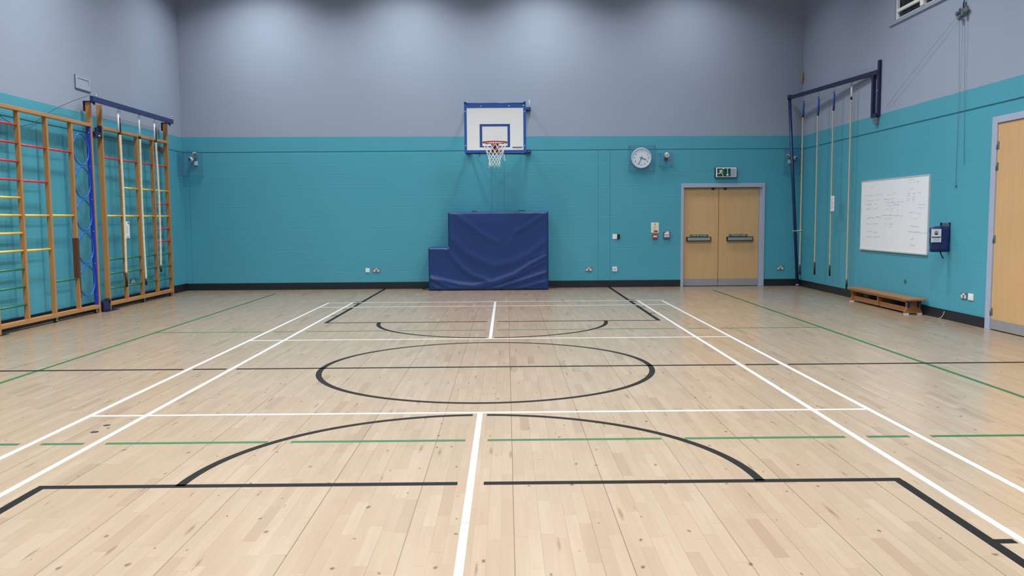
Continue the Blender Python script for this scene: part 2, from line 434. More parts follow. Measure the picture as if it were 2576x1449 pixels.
for gx in (-4.55, 4.48):
    for a, b_ in segs(-8.7, 8.7, [(-.03, .03)]): g.box(gx-GH, gx+GH, a, b_, 0, .0006)
for gy in (-2.81, 2.81):
    cuts = [(x-.075, x+.075) for x in WX]
    cuts += [(-1.42, -1.26), (1.26, 1.42)] if True else []
    for a, b_ in segs(-4.526, 4.456, cuts): g.box(a, b_, gy-GH, gy+GH, 0, .0006)
plabel(g.build('netball_lines', M_GREEN_LINE, fl), 'green netball court lines')
for (px, py, r) in ((-2.749, -2.494, .028), (-2.754, -2.299, .025), (-2.705, -2.383, .009)):
    MB().disc((px, py, 0), 2, r, 0, .0012, n=24).build('floor_plug', M_BLACK, fl)

# ------------------------------------------------------------------ double door, back wall
d1 = struct(thing('door_1', 'beech veneer double door with push bars in the back wall', 'door', (4.9, YB, 0)))
del d1['label'], d1['category']
fr = MB().box(DX0-.012, DX0+.048, YB-.02, YB+.16, 0, DZ+.03, bevel=.004).box(DX1-.048, DX1+.012, YB-.02, YB+.16, 0, DZ+.03, bevel=.004).box(DX0+.048, DX1-.048, YB-.02, YB+.16, DZ-.06, DZ+.03, bevel=.004)
fr.build('door_frame', M_FRAME, d1)
LX = (DX0+.052, 4.815, 4.825, DX1-.10)
fr2 = MB().box(DX1-.096, DX1-.048, YB+.03, YB+.16, 0, DZ-.06); fr2.build('door_stop', M_FRAME, d1)
for n_, (a, b_) in enumerate(((LX[0], LX[1]), (LX[2], LX[3]))):
    leaf = MB().box(a, b_, YB+.05, YB+.095, .012, DZ-.075, bevel=.002).build('door_leaf', M_DOOR, d1)
    MB().box(a+.002, b_-.002, YB+.047, YB+.05, .015, .165).build('kick_plate', M_KICK, leaf)
    bx0, bx1 = (4.116, 4.655) if n_ == 0 else (4.992, 5.565)
    MB().box(bx0, bx1, YB+.0, YB+.05, .985, 1.078, 1, bevel=.008).box(bx0+.022, bx1-.022, YB-.02, YB+.0, .999, 1.062, 0, bevel=.006).build('panic_bar', [M_STEEL, M_BLACK], leaf)
    sx0 = 4.195 if n_ == 0 else 5.05
    sg = MB().box(sx0, sx0+.40, YB+.044, YB+.05, 1.082, 1.128)
    sg.text('Push bar to open', .045, facing_back(sx0+.215, YB+.0435, 1.107), 1)
    sg.prism([(sx0+.012, 1.09), (sx0+.03, 1.12), (sx0+.022, 1.09)], 1, YB+.0430, YB+.044, 1)
    sg.build('push_sign', [M_SIGNGREEN, M_WHITE], leaf)
    cx_ = 4.69 if n_ == 0 else 4.95
    MB().sphere((cx_, YB+.03, DZ-.085), .035, sc=(1, .6, .7)).build('top_catch', M_BLACK, leaf)

# ------------------------------------------------------------------ door, right wall
d2 = struct(thing('door_2', 'door', 'door', (XR, 1.6, 0))); del d2['label'], d2['category']
MB().box(XR-.02, XR+.14, RD1-.10, RD1+.012, 0, RDZ+.012, bevel=.004).box(XR-.02, XR+.14, RD0-.012, RD0+.06, 0, RDZ+.012, bevel=.004).box(XR-.02, XR+.14, RD0+.06, RD1-.10, RDZ-.075, RDZ+.012, bevel=.004).build('door_frame', M_FRAME, d2)
leaf = MB().box(XR-.004, XR+.042, RD0+.064, RD1-.104, .012, RDZ-.08, bevel=.002).build('door_leaf', M_DOOR, d2)
MB().box(XR-.0065, XR-.004, RD0+.07, RD1-.108, .014, .145).build('kick_plate', M_KICK, leaf)
for hz in (2.40, 2.13, 1.19, .24):
    MB().tube([(XR-.012, RD1-.100, hz-.05), (XR-.012, RD1-.100, hz+.05)], .009, 10).box(XR-.007, XR-.004, RD1-.14, RD1-.100, hz-.05, hz+.05).build('hinge', M_STEEL_DK, leaf)

# ------------------------------------------------------------------ high window, right wall
wn = struct(thing('window_1', 'w', 'w', (XR, 3.6, RWZ0))); del wn['label'], wn['category']
fb = MB()
bars_y = [RW1, 4.62, 4.545, 3.66, 3.585, 2.70, 2.625, RW0]
fb.box(XR+.02, XR+.09, RW0, RW1, RWZ0, RWZ0+.02).box(XR+.02, XR+.09, RW0, RW1, RWZ1-.06, RWZ1)
fb.box(XR+.02, XR+.09, RW1-.07, RW1, RWZ0+.02, RWZ1-.06).box(XR+.02, XR+.09, RW0, RW0+.07, RWZ0+.02, RWZ1-.06)
for yy in (4.575, 3.62, 2.66): fb.box(XR-.006, XR+.09, yy-.055, yy+.055, RWZ0+.02, RWZ1-.06)
fb.build('window_frame', M_PVC, wn)
ys = [RW1-.07, 4.63, 4.52, 3.675, 3.565, 2.715, 2.605, RW0+.07]
for q in range(4):
    a, b_ = ys[2*q+1], ys[2*q]
    sash = MB().box(XR-.012, XR+.03, a, b_, RWZ0+.105, RWZ0+.15).box(XR-.012, XR+.03, a, b_, RWZ1-.10, RWZ1-.06).box(XR-.012, XR+.03, a, a+.03, RWZ0+.15, RWZ1-.10).box(XR-.012, XR+.03, b_-.03, b_, RWZ0+.15, RWZ1-.10)
    sash.build('opening_sash', M_PVC, wn)
    MB().box(XR+.045, XR+.051, a, b_, RWZ0+.02, RWZ1-.06).build('pane', M_GLASS, wn)
MB().box(XR-.035, XR, RW0-.2, RW1+.16, 4.612, 4.628).build('window_sill', M_FRAME, wn)
MB().box(XR+.24, XR+.25, RW0-.1, RW1+.1, RWZ0-.1, RWZ1+.1).build('window_backing', M_NIGHT, wn)

# ------------------------------------------------------------------ ceiling luminaires
def make_light():
    t = thing('ceiling_light', 'louvred fluorescent box light hanging below the ceiling', 'ceiling light', (0, 0, CEIL), 'ceiling lights')
    hb = MB().box(-.30, .30, -.60, .60, LZ+.10, LZ+.16).box(-.30, -.285, -.6, .6, LZ-.02, LZ+.1).box(.285, .30, -.6, .6, LZ-.02, LZ+.1).box(-.285, .285, -.6, -.585, LZ-.02, LZ+.1).box(-.285, .285, .585, .6, LZ-.02, LZ+.1)
    hb.build('housing', M_WHITE, t)
    MB().box(-.27, .27, -.57, .57, LZ+.06, LZ+.07).build('diffuser', M_TUBE, t)
    for yy in (-.45, .45): MB().tube([(0, yy, LZ+.16), (0, yy, CEIL)], .006, 6).build('suspension_rod', M_STEEL_DK, t)
    return t
proto = None
for ly in LIGHT_Y:
    for lx in LIGHT_X:
        if proto is None: proto = o = make_light()
        else: o = copy_tree(proto)
        o.location = (lx, ly, CEIL)

# ------------------------------------------------------------------ climbing frames, left wall
XF, XBk = -6.55, -6.615       # front and back of the timbers
def climbing_frame(label, posts, rungs, end_z=3.45):
    t = thing('climbing_apparatus', label, 'climbing frame', (-6.58, (posts[0]+posts[-1])/2, 0), 'folded climbing frames on the left wall')
    y0, y1 = posts[0], posts[-1]
    ends = []
    for i, py in enumerate(posts):
        endp = i in (0, len(posts)-1)
        z0, z1 = (0.0, end_z) if endp else (.135, 3.045)
        d = .012 if endp else 0
        o = MB().box(XBk-d, XF+d*.4, py-.047, py, z0, z1, bevel=.005).build('upright', M_WOOD_Z, t); ends.append(o)
    MB().box(XBk, XF+.012, y0, y1-.047, 3.045, 3.10, bevel=.008).build('top_rail', M_WOOD_Y, t)
    MB().box(XBk-.01, XF+.008, y0, y1-.047, .075, .135, bevel=.006).build('bottom_rail', M_WOOD_Y, t)
    for seg, z, c in rungs:
        a, b_ = posts[seg]-.003, posts[seg+1]-.044
        m = {'r': M_RED, 'y': M_YEL, 'g': M_GRN}[c]
        plabel(MB().tube([(-6.582, a, z), (-6.582, b_, z)], .016, 12).build('rung', m, t), {'r': 'red rung', 'y': 'yellow rung', 'g': 'green rung'}[c])
    return t, ends
PA = [2.70, 3.40, 4.11, 4.82, 5.435]
RA = [(0, z, c) for z, c in ((2.85, 'r'), (2.60, 'r'), (2.345, 'r'), (2.09, 'r'), (1.845, 'y'), (1.60, 'y'), (1.352, 'y'), (1.106, 'y'), (.85, 'g'), (.598, 'g'), (.345, 'g'))]
RA += [(1, 2.587, 'r'), (1, 2.088, 'r'), (1, 1.60, 'y'), (1, 1.103, 'y'), (2, 2.587, 'r'), (2, 1.603, 'y'), (2, .606, 'g')]
fa, ups = climbing_frame('wooden climbing frame with a column of blue hoops, nearer of the two', PA, RA)
for zc in (2.655, 2.13, 1.61, 1.08, .55):
    MB().ring((-6.575, 5.085, zc), 0, .246, .011).build('hoop', M_BLUE_HOOP, fa)
ch = MB().box(XBk+.002, XF-.002, 5.350, 5.387, .137, 3.045, bevel=.003)
for zc in (2.95, 2.4, 1.87, 1.345, .815, .3): ch.sphere((XF-.02, 5.349, zc), .007, 1)
plabel(ch.build('steel_channel', [M_BLUE_CHAN, M_CHROME], fa), 'blue steel channel beside the hoops')
plabel(MB().prism([(4.775, 1.25), (4.775, .62), (4.79, .62), (4.824, .30), (4.824, 1.25)], 0, XBk-.004, XF+.008).box(XBk-.004, XF+.008, 4.765, 4.776, .62, 1.25).build('timber_sheath', M_WOOD_DK, fa), 'dark stained timber sheath')
def caster(parent, y):
    c = MB().box(-6.60, -6.53, y-.022, y+.022, .065, .075).box(-6.548, -6.541, y-.014, y+.014, .025, .066).box(-6.590, -6.583, y-.014, y+.014, .025, .066).build('caster_bracket', M_CHROME, parent)
    MB().disc((0, y, .03), 0, .03, -6.580, -6.551, 0, 24).disc((0, y, .03), 0, .012, -6.541, -6.536, 1, 12).build('caster_wheel', [M_BLACK, M_CHROME], c)
for y in (4.06, 5.28): caster(fa, y)
MB().box(-6.66, -6.50, 2.60, 2.80, 0, .006).build('floor_plate', M_BLACK, fa)
PB = [5.80, 6.485, 7.14, 7.805, 8.49]
RB = [(s_, z, c) for s_ in range(4) for z, c in ((2.585, 'r'), (1.602, 'y'), (.855, 'g'), (.612, 'g'), (.36, 'g'))]
RB += [(s_, 2.10, 'y') for s_ in (1, 2, 3)] + [(3, z, 'r') for z in (1.845, 1.352, 1.109)]
fb_, ups = climbing_frame('wooden climbing frame behind three hanging ropes, nearer the back corner', PB, RB)
for y in (7.09, 8.33): caster(fb_, y)
MB().box(-6.625, -6.535, 5.505, 5.752, 2.90, 2.985, bevel=.006).box(-6.60, -6.535, 5.70, 5.752, 2.985, 3.10, bevel=.005).disc((-6.57, 5.62, 0), 2, .026, 2.985, 3.06, 1, 20).sphere((-6.53, 5.62, 2.92), .016, 2).build('hinge_bracket', [M_BLUE_DARK, M_BLACK, M_CHROME], fb_)
MB().box(-6.63, -6.53, 5.50, 5.74, .006, .17, bevel=.008).disc((0, 5.71, .17), 0, .04, -6.60, -6.53, 0, 20).box(-6.68, -6.46, 5.46, 5.93, 0, .006).build('foot_bracket', M_BLUE_DARK, fb_)

rb = thing('rope_beam', 'blue steel beam holding three climbing ropes above the left frames', 'beam', (-6.45, 6.85, 3.45))
MB().box(-6.475, -6.425, 5.25, 8.50, 3.44, 3.525, bevel=.004).build('beam', M_BLUE, rb)
for y in (5.435, 8.49):
    MB().box(-6.64, -6.475, y-.075, y+.005, 3.452, 3.462).box(-6.645, -6.635, y-.075, y+.005, 3.30, 3.462).prism([(-6.53, 3.452), (-6.475, 3.452), (-6.475, 3.395)], 1, y-.06, y-.01).build('saddle_bracket', M_BLUE_DARK, rb)
    MB().tube([(-6.45, y+(-.03 if y < 6 else .0), 3.525), (-6.45, y+(-.03 if y < 6 else .0), 3.56)], .006, 8).ring((-6.45, y+(-.03 if y < 6 else .0), 3.575), 0, .018, .005, n=20, k=6).build('eye_bolt', M_CHROME, rb)

def rope_mesh(x, y, z0, z1, r, bend=0.0):
    pts = []; n = 60
    for i in range(n+1):
        z = z0+(z1-z0)*i/n; s_ = math.sin(i/n*PI)
        pts.append((x+bend*s_, y+bend*.6*s_, z))
    rad = [r*(1+.10*math.sin(i*2.1)) for i in range(n+1)]
    return MB().tube(pts, r, 10, radii=rad)
def climbing_rope(label, x, y, ztop, zsl, zgrip, zend, mat, group, sleeve, r=.017, bend=0.0):
    """ztop underside of the beam, zsl lower end of the sleeve"""
    t = thing('climbing_rope', label, 'rope', (x, y, ztop), group)
    MB().ring((x, y, ztop-.022), 0, .02, .005, n=20, k=6).ring((x, y, ztop-.065), 1, .026, .006, n=20, k=6).box(x-.035, x+.035, y-.006, y+.006, ztop-.05, ztop-.042).build('shackle', M_CHROME, t)
    zt = ztop-.09
    if sleeve == 'black_half':
        MB().tube([(x-.008, y-.01, zt), (x-.012, y-.01, zsl+.03)], .015, 10).build('thimble_sleeve', M_WHITE, t)
        MB().tube([(x+.014, y, zt-.06), (x+.016, y, zsl+.03)], .011, 8).build('strap', M_BLACK, t)
    elif sleeve == 'white':
        MB().tube([(x, y, zt), (x, y, zsl+.03)], .013, 10).build('thimble_sleeve', M_WHITE, t)
        MB().tube([(x+.016, y, zt-.01), (x+.016, y, zt-.12)], .004, 6).build('strap', M_CHROME, t)
    elif sleeve == 'blue':
        plabel(MB().tube([(x, y, zt), (x, y, zsl+.03)], .016, 10).build('thimble_sleeve', M_BLUE_BRIGHT, t), 'blue sleeve')
        MB().tube([(x+.017, y, zt-.04), (x+.017, y, zsl+.02)], .009, 8).build('strap', M_BLACK, t)
    if sleeve != 'short': MB().tube([(x, y, zsl-.01), (x, y, zsl+.04)], r*1.15, 12).build('whipping', M_BLACK, t)
    rope_mesh(x, y, zgrip, zsl, r, bend).build('rope', mat, t)
    plabel(MB().tube([(x, y, zgrip+.005), (x+.002, y, zend)], r*1.08, 12).build('end_grip', M_BLACK, t), 'black end grip')
    return t
G1 = 'climbing ropes hanging from the left beam'; G2 = 'climbing ropes hanging from the right gantry'
climbing_rope('cream climbing rope with a paper label, nearest on the left wall', -6.45, 6.19, 3.44, 3.01, .60, .36, M_ROPE, G1, 'black_half', .019, .01)
climbing_rope('middle cream climbing rope of the three on the left wall', -6.45, 6.98, 3.44, 3.01, .44, .33, M_ROPE, G1, 'white', .019, -.01)
climbing_rope('cream climbing rope hanging nearest the back left corner, ending highest', -6.45, 7.66, 3.44, 3.01, .645, .53, M_ROPE, G1, 'black_half', .018, .015)
pl = MB().box(-6.428, -6.426, 6.205, 6.345, 1.215, 1.505).box(-6.4260, -6.4255, 6.285, 6.325, 1.455, 1.495, 1).box(-6.426, -6.4255, 6.235, 6.30, 1.228, 1.245, 1)
for i in range(7): pl.box(-6.426, -6.4255, 6.22, 6.22+.05+.05*random.random(), 1.42-.022*i, 1.428-.022*i, 2)
tag(pl.build('paper_label', [M_WHITE, M_SIGNGREEN, M_MARKER], None, (-6.427, 6.27, 1.36)), 'white laminated paper label hanging on the left-wall rope', 'label')

# pull cord drooping across the left wall
cp = [(-6.46, 5.26, 3.54), (-6.60, 4.95, 3.40), (-6.68, 4.55, 3.22), (-6.69, 4.2, 3.05), (-6.70, 3.95, 2.93), (-6.70, 3.7, 2.87), (-6.70, 3.5, 2.87), (-6.70, 3.3, 2.92), (-6.70, 3.1, 3.0), (-6.70, 2.9, 3.1)]
tag(MB().tube(cp, .0035, 6).build('pull_cord', M_BLACK, None, (-6.7, 3.9, 3.0)), 'thin dark pull cord drooping behind the nearer climbing frame', 'cord')
v = MB().box(XL, XL+.012, 5.29, 5.775, 3.665, 3.865, 0, bevel=.003)
v.box(XL+.012, XL+.0145, 5.36, 5.72, 3.822, 3.834, 1).box(XL+.012, XL+.0145, 5.712, 5.72, 3.76, 3.822, 1).box(XL, XL+.0155, 5.276, 5.288, 3.655, 3.875, 1).box(XL, XL+.0155, 5.29, 5.775, 3.650, 3.663, 1)
tag(v.build('vent_cover', [M_VENT, M_VENT_EDGE], None, (XL, 5.53, 3.76)), 'small grey painted vent cover high on the left wall', 'vent')
tag(MB().box(XL, XL+.05, 8.44, 8.66, 2.90, 2.965, 0, bevel=.006).box(XL+.05, XL+.052, 8.47, 8.63, 2.915, 2.95, 1).build('wall_unit', [M_ORANGE, M_REDBOX], None, (XL, 8.55, 2.93)), 'small orange box on the left wall behind the farther climbing frame', 'box')

# ------------------------------------------------------------------ sockets and switches
def socket(name, label, cat, axis, u, z, w_, h_, kind, group=None):
    b = MB(); mats = [M_STEEL_DK if kind == 'double' else M_WHITE, M_WHITE, M_BLACK, M_INK]
    def bx(u0, u1, d0, d1, z0, z1, m, bevel=0.0):
        if axis == 'back': b.box(u0, u1, YB-d1, YB-d0, z0, z1, m, bevel)
        elif axis == 'right': b.box(XR-d1, XR-d0, -u1, -u0, z0, z1, m, bevel)
        else: b.box(XL+d0, XL+d1, u0, u1, z0, z1, m, bevel)
    if axis == 'right': uu = -u
    else: uu = u
    bx(uu-w_/2, uu+w_/2, 0, .012, z-h_/2, z+h_/2, 0, .003)
    if kind == 'double':
        for s_ in (-1, 1):
            bx(uu+s_*.042-.02, uu+s_*.042+.02, .012, .016, z-.032, z+.012, 1)
            bx(uu+s_*.042-.014, uu+s_*.042-.006, .016, .0165, z-.022, z-.012, 2); bx(uu+s_*.042+.006, uu+s_*.042+.014, .016, .0165, z-.022, z-.012, 2)
            bx(uu+s_*.042-.004, uu+s_*.042+.004, .016, .0165, z-.004, z+.008, 2)
        bx(uu-.022, uu-.002, .012, .018, z+.014, z+.036, 1); bx(uu+.002, uu+.022, .012, .018, z+.014, z+.036, 1)
    elif kind == 'blank':
        bx(uu-w_/2+.016, uu+w_/2-.016, .012, .014, z-h_/2+.02, z+h_/2-.02, 1)
    elif kind == 'data':
        bx(uu-.022, uu+.022, .012, .0145, z-.008, z+.004, 3)
    elif kind == 'switch':
        bx(uu+w_/2-.002, uu+w_/2+.056, 0, .03, z-h_/2+.002, z+h_/2-.002, 2, .003)
    loc = {'back': (u, YB, z), 'right': (XR, u, z), 'left': (XL, u, z)}[axis]
    return tag(b.build(name, mats, None, loc), label, cat, group)
GS = 'double power sockets'
socket('power_socket', 'grey double power socket to the left of the blue crash mat', 'socket', 'back', -2.615, .41, .155, .095, 'double', GS)
socket('power_socket', 'grey double power socket to the right of the blue crash mat', 'socket', 'back', 1.995, .395, .145, .095, 'double', GS)
socket('power_socket', 'grey double power socket between the double door and the right corner', 'socket', 'back', 6.165, .39, .145, .09, 'double', GS)
socket('power_socket', 'grey double power socket low on the wall behind the farther climbing frame', 'socket', 'left', 7.02, .40, .145, .09, 'double', GS)
socket('power_socket', 'grey double power socket on the right wall beside the near door', 'socket', 'right', 3.10, .385, .145, .09, 'double', GS)
socket('blank_plate', 'white blank plate beside the socket left of the crash mat', 'wall plate', 'back', -2.805, .41, .088, .09, 'blank')
socket('data_socket', 'white square data socket low on the back wall between mat and door', 'wall plate', 'back', 2.56, .395, .10, .10, 'data')
socket('light_switch', 'white square switch with a dark side plate on the back wall', 'switch', 'back', 2.56, 1.10, .10, .105, 'switch')
socket('blank_plate', 'white blank plate beside the socket on the right wall', 'wall plate', 'right', 2.93, .385, .12, .09, 'blank')

# notice, call point, control box
b = MB().box(3.345, 3.512, YB-.006, YB, 1.175, 1.395, 0, bevel=.002).disc((3.43, 0, 1.36), 1, .012, YB-.0075, YB-.006, 3, 20).box(3.403, 3.49, YB-.0075, YB-.006, 1.19, 1.226, 1)
for i in range(6): b.box(3.405, 3.44+.04*random.random(), YB-.007, YB-.006, 1.322-.016*i, 1.328-.016*i, 2)
for z_ in (1.31, 1.255): b.disc((3.385, 0, z_), 1, .007, YB-.0072, YB-.006, 2, 12)
tag(b.build('fire_notice', [M_CREAM, M_REDBOX, M_MARKER, M_INK], None, (3.43, YB, 1.28)), 'cream fire notice with a red panel on the back wall', 'notice')
b = MB().box(3.375, 3.48, YB-.04, YB, 1.045, 1.15, 0, bevel=.01).box(3.389, 3.466, YB-.0425, YB-.04, 1.082, 1.115, 1).box(3.395, 3.46, YB-.0425, YB-.04, 1.122, 1.136, 2).box(3.41, 3.445, YB-.043, YB-.0425, 1.094, 1.098, 2)
tag(b.build('fire_call_point', [M_REDBOX, M_WHITE, M_INK], None, (3.43, YB, 1.1)), 'red fire alarm call point below the cream notice', 'alarm')
b = MB().box(3.602, 3.757, YB-.035, YB, 1.045, 1.195, 0, bevel=.01).box(3.625, 3.735, YB-.038, YB-.035, 1.083, 1.12, 1).prism([(3.625, 1.135), (3.735, 1.135), (3.72, 1.20), (3.675, 1.20), (3.66, 1.178), (3.635, 1.168)], 1, YB-.039, YB-.035, 1)
for i in range(4): b.box(3.64+.022*i, 3.65+.022*i, YB-.0395, YB-.038, 1.093, 1.109, 2)
for i in range(3): b.box(3.655+.024*i, 3.658+.024*i, YB-.0395, YB-.039, 1.14, 1.16, 2)
tag(b.build('control_box', [M_GREYBOX, M_WHITE, M_MARKER], None, (3.68, YB, 1.12)), 'dark grey wall box with white stickers left of the double door', 'switch')

# ------------------------------------------------------------------ exit sign
ex = thing('exit_sign', 'green running man exit sign above the double door', 'sign', (4.94, YB, 2.45))
MB().box(4.705, 5.18, YB-.045, YB, 2.345, 2.565, bevel=.006).build('backplate', M_BLUE_DARK, ex)
c = MB().box(4.722, 5.163, YB-.075, YB-.045, 2.355, 2.562, bevel=.01); c.build('case', M_WHITE, ex)
yy = YB-.0755
p = MB().box(4.745, 5.032, yy-.003, yy, 2.374, 2.542, 0).box(5.032, 5.142, yy-.003, yy, 2.374, 2.542, 2)
y2 = yy-.003; 
def strip(a, b_, w_):
    a, b_ = Vector(a), Vector(b_); d = (b_-a).normalized(); n_ = Vector((-d.y, d.x))*w_/2
    p.prism([(a+n_)[:], (b_+n_)[:], (b_-n_)[:], (a-n_)[:]], 1, y2-.0015, y2, 1)
strip((4.865, 2.525), (4.888, 2.538), .02)           # head
strip((4.845, 2.512), (4.805, 2.45), .034)           # trunk
strip((4.845, 2.508), (4.80, 2.508), .010); strip((4.80, 2.508), (4.782, 2.485), .010)
strip((4.845, 2.498), (4.868, 2.462), .010); strip((4.868, 2.462), (4.885, 2.466), .009)
strip((4.81, 2.452), (4.79, 2.433), .018); strip((4.795, 2.434), (4.748, 2.434), .014)
strip((4.815, 2.455), (4.858, 2.43), .016); strip((4.858, 2.435), (4.872, 2.376), .012)
strip((4.965, 2.538), (4.965, 2.42), .014)
p.prism([(4.935, 2.418), (4.995, 2.418), (4.995, 2.408), (4.965, 2.383), (4.935, 2.408)], 1, y2-.0015, y2, 1)
p.build('pictogram_panel', [M_SIGNDARK, M_WHITE, M_VENT], ex)

# ------------------------------------------------------------------ wall clock and its clear guard
CX, CZ = 3.118, 2.778
ck = thing('wall_clock', 'round white wall clock showing twenty five to four', 'clock', (CX, YB, CZ))
MB().disc((CX, 0, CZ), 1, .212, YB-.055, YB-.01, n=64).ring((CX, YB-.055, CZ), 1, .203, .016, n=64).build('case', M_WHITE, ck)
dl = MB().disc((CX, 0, CZ), 1, .187, YB-.058, YB-.055, n=64)
for i in range(12):
    a = PI/2-2*PI*(i+1)/12
    dl.text(str(i+1), .058, facing_back(CX+.148*math.cos(a), YB-.0585, CZ+.148*math.sin(a)), 1)
    for q in range(5):
        aa = a+2*PI*q/60; r0 = .172 if q == 0 else .177
        dl.tube([(CX+r0*math.cos(aa), YB-.058, CZ+r0*math.sin(aa)), (CX+.183*math.cos(aa), YB-.058, CZ+.183*math.sin(aa))], .0014, 4, 1)
dl.build('dial', [plain('dial_face', (246, 247, 250), .4, var=.02), M_INK], ck)
def hand(a, l, tail, w_, yq):
    d = Vector((math.cos(a), math.sin(a))); n_ = Vector((-d.y, d.x))*w_/2; o_ = Vector((CX, CZ)); A = o_-d*tail; B = o_+d*l
    return MB().prism([(A+n_)[:], (B+n_)[:], (B-n_)[:], (A-n_)[:]], 1, yq-.002, yq).build('hand', M_INK, ck)
hand(math.atan2(-65, 190), .108, .036, .013, YB-.062); hand(math.atan2(-275, -122), .158, .042, .011, YB-.065)
def guard_box(name, label, x0, x1, z0, z1, d, edge=True, screws=True):
    t = thing(name, label, 'guard', ((x0+x1)/2, YB, (z0+z1)/2), 'clear plastic guards'); q = .005
    MB().box(x0, x1, YB-d, YB-d+q, z0, z1).box(x0, x0+q, YB-d+q, YB-.0015, z0, z1).box(x1-q, x1, YB-d+q, YB-.0015, z0, z1).box(x0+q, x1-q, YB-d+q, YB-.0015, z0, z0+q).box(x0+q, x1-q, YB-d+q, YB-.0015, z1-q, z1).build('clear_cover', M_GUARD, t)
    if edge:
        for xx in (x0-.002, x1-.003): MB().box(xx, xx+.005, YB-d-.001, YB-d+.006, z0, z1).build('cover_edge', M_GUARD_EDGE, t)
    for xx in (x0-.008, x1+.008):
        for zz in (z0+.012, z1-.012): MB().disc((xx, 0, zz), 1, .009, YB-.012, YB, 0, 12).build('fixing_screw', M_GREYBOX, t)
    return t
guard_box('clock_guard', 'clear square plastic guard boxed around the wall clock', 2.862, 3.405, 2.505, 3.045, .11)
guard_box('lamp_guard', 'small clear plastic guard over the little spotlight beside the clock', 3.53, 3.78, 2.60, 2.875, .12, edge=False)
guard_box('lamp_guard', 'large clear plastic guard around the emergency light in the left corner', -6.69, -6.285, 2.455, 2.98, .30)
guard_box('lamp_guard', 'large clear plastic guard around the emergency light behind the blue pole', 6.20, 6.565, 2.44, 2.955, .108)
def spot(cx, cz, label, dirs, dep=.09, k=1.0):
    t = thing('emergency_light', label, 'light', (cx, YB, cz), 'emergency wall lights')
    MB().box(cx-.035, cx+.035, YB-.05, YB, cz-.12, cz-.03, bevel=.006).build('base_box', M_WHITE if len(dirs) > 1 else M_BLACK, t)
    for dx, dz, ax in dirs:
        c0 = Vector((cx+dx, YB-dep, cz+dz)); d = Vector((ax, -.8, -.35)).normalized()
        hd = MB().tube([c0-d*.05*k, c0-d*.02*k, c0+d*.03*k, c0+d*.045*k], .05, 20, radii=[.02*k, .045*k, .052*k, .05*k])
        lo = hd.build('lamp_head', M_WHITE, t)
        MB().tube([c0+d*.044*k, c0+d*.047*k], .044*k, 20).build('lens', M_CREAM if len(dirs) == 1 else M_STEEL_DK, lo)
        MB().tube([c0-d*.04, (cx, YB-.04, cz-.05)], .008, 8).build('bracket', M_BLACK, lo)
    return t
spot(3.655, 2.84, 'small white round spotlight on the back wall between clock and exit sign', [(0, 0, 0.0)])
spot(-6.42, 2.81, 'twin headed white emergency light in the back left corner', [(.0, .11, .5), (-.07, .01, -.6)])
spot(6.32, 2.76, 'twin headed white emergency light in the back right corner', [(-.05, .04, -.5), (.10, .0, .6)], .056, .8)
tag(MB().box(6.53, 6.575, YB-.05, YB, 4.36, 4.56, 0, bevel=.01).box(6.54, 6.565, YB-.053, YB-.05, 4.38, 4.5, 1).build('sensor_box', [M_TAN, M_BENCH], None, (6.55, YB, 4.46)), 'small tan sensor box high in the back right corner', 'sensor')

# ------------------------------------------------------------------ basketball goal
bg = thing('basketball_goal', 'blue edged white basketball backboard with red hoop and white net', 'basketball hoop', (.009, YB, 3.2))
BY = 8.02
bd = MB().box(-.585, .605, BY, BY+.022, 2.79, 3.722, 0)
bd.build('backboard', M_BOARD, bg)
fr = MB(); f0, f1 = BY-.005, BY
for a in ((-.589, .608, 3.652, 3.724), (-.589, .608, 2.788, 2.840)): fr.box(a[0], a[1], f0, f1, a[2], a[3])
fr.box(-.589, -.543, f0, f1, 2.84, 3.652).box(.560, .608, f0, f1, 2.84, 3.652)
fr.box(-.591, -.585, BY, BY+.03, 2.788, 3.724).box(.605, .611, BY, BY+.03, 2.788, 3.724)
fr.build('border', M_BLUE_BRIGHT, bg)
MB().box(-.293, .298, BY-.002, BY, 3.296, 3.342).box(-.293, .298, BY-.002, BY, 2.894, 2.92).box(-.293, -.244, BY-.002, BY, 2.92, 3.296).box(.250, .298, BY-.002, BY, 2.92, 3.296).build('target_square', plain('target_blue', (44, 82, 160), .4), bg)
lb = MB().box(.345, .538, BY-.002, BY, 2.878, 2.900, 0)
for q in range(14): lb.box(.355+.013*q, .363+.013*q, BY-.0025, BY-.002, 2.886, 2.892, 1)
lb.box(.40, .49, BY-.0015, BY, 2.862, 2.866, 2)
lb.build('maker_label', [M_INK, M_VENT, M_MARKER2], bg)
bo = MB()
for (bx_, bz_) in ((-.269, 3.686), (.279, 3.682), (-.57, 3.583), (-.567, 2.925), (.583, 3.575), (.585, 2.917), (.56, 3.69)): bo.sphere((bx_, BY-.006, bz_), .011, sc=(1, .5, 1))
bo.build('bolt', M_CHROME, bg)
pm = plain('hoop_frame_blue', (24, 44, 110), .4)
MB().tube([(-.575, BY+.035, 3.74), (.598, BY+.035, 3.74)], .018, 12).box(-.592, -.555, BY+.0, BY+.06, 3.715, 3.775, bevel=.004).box(.572, .609, BY+.0, BY+.06, 3.715, 3.775, bevel=.004).build('top_tube', pm, bg)
MB().tube([(-.575, BY+.045, 2.785), (.598, BY+.045, 2.768)], .016, 12).box(.575, .609, BY+.03, BY+.07, 2.745, 2.79, bevel=.004).build('bottom_tube', pm, bg)
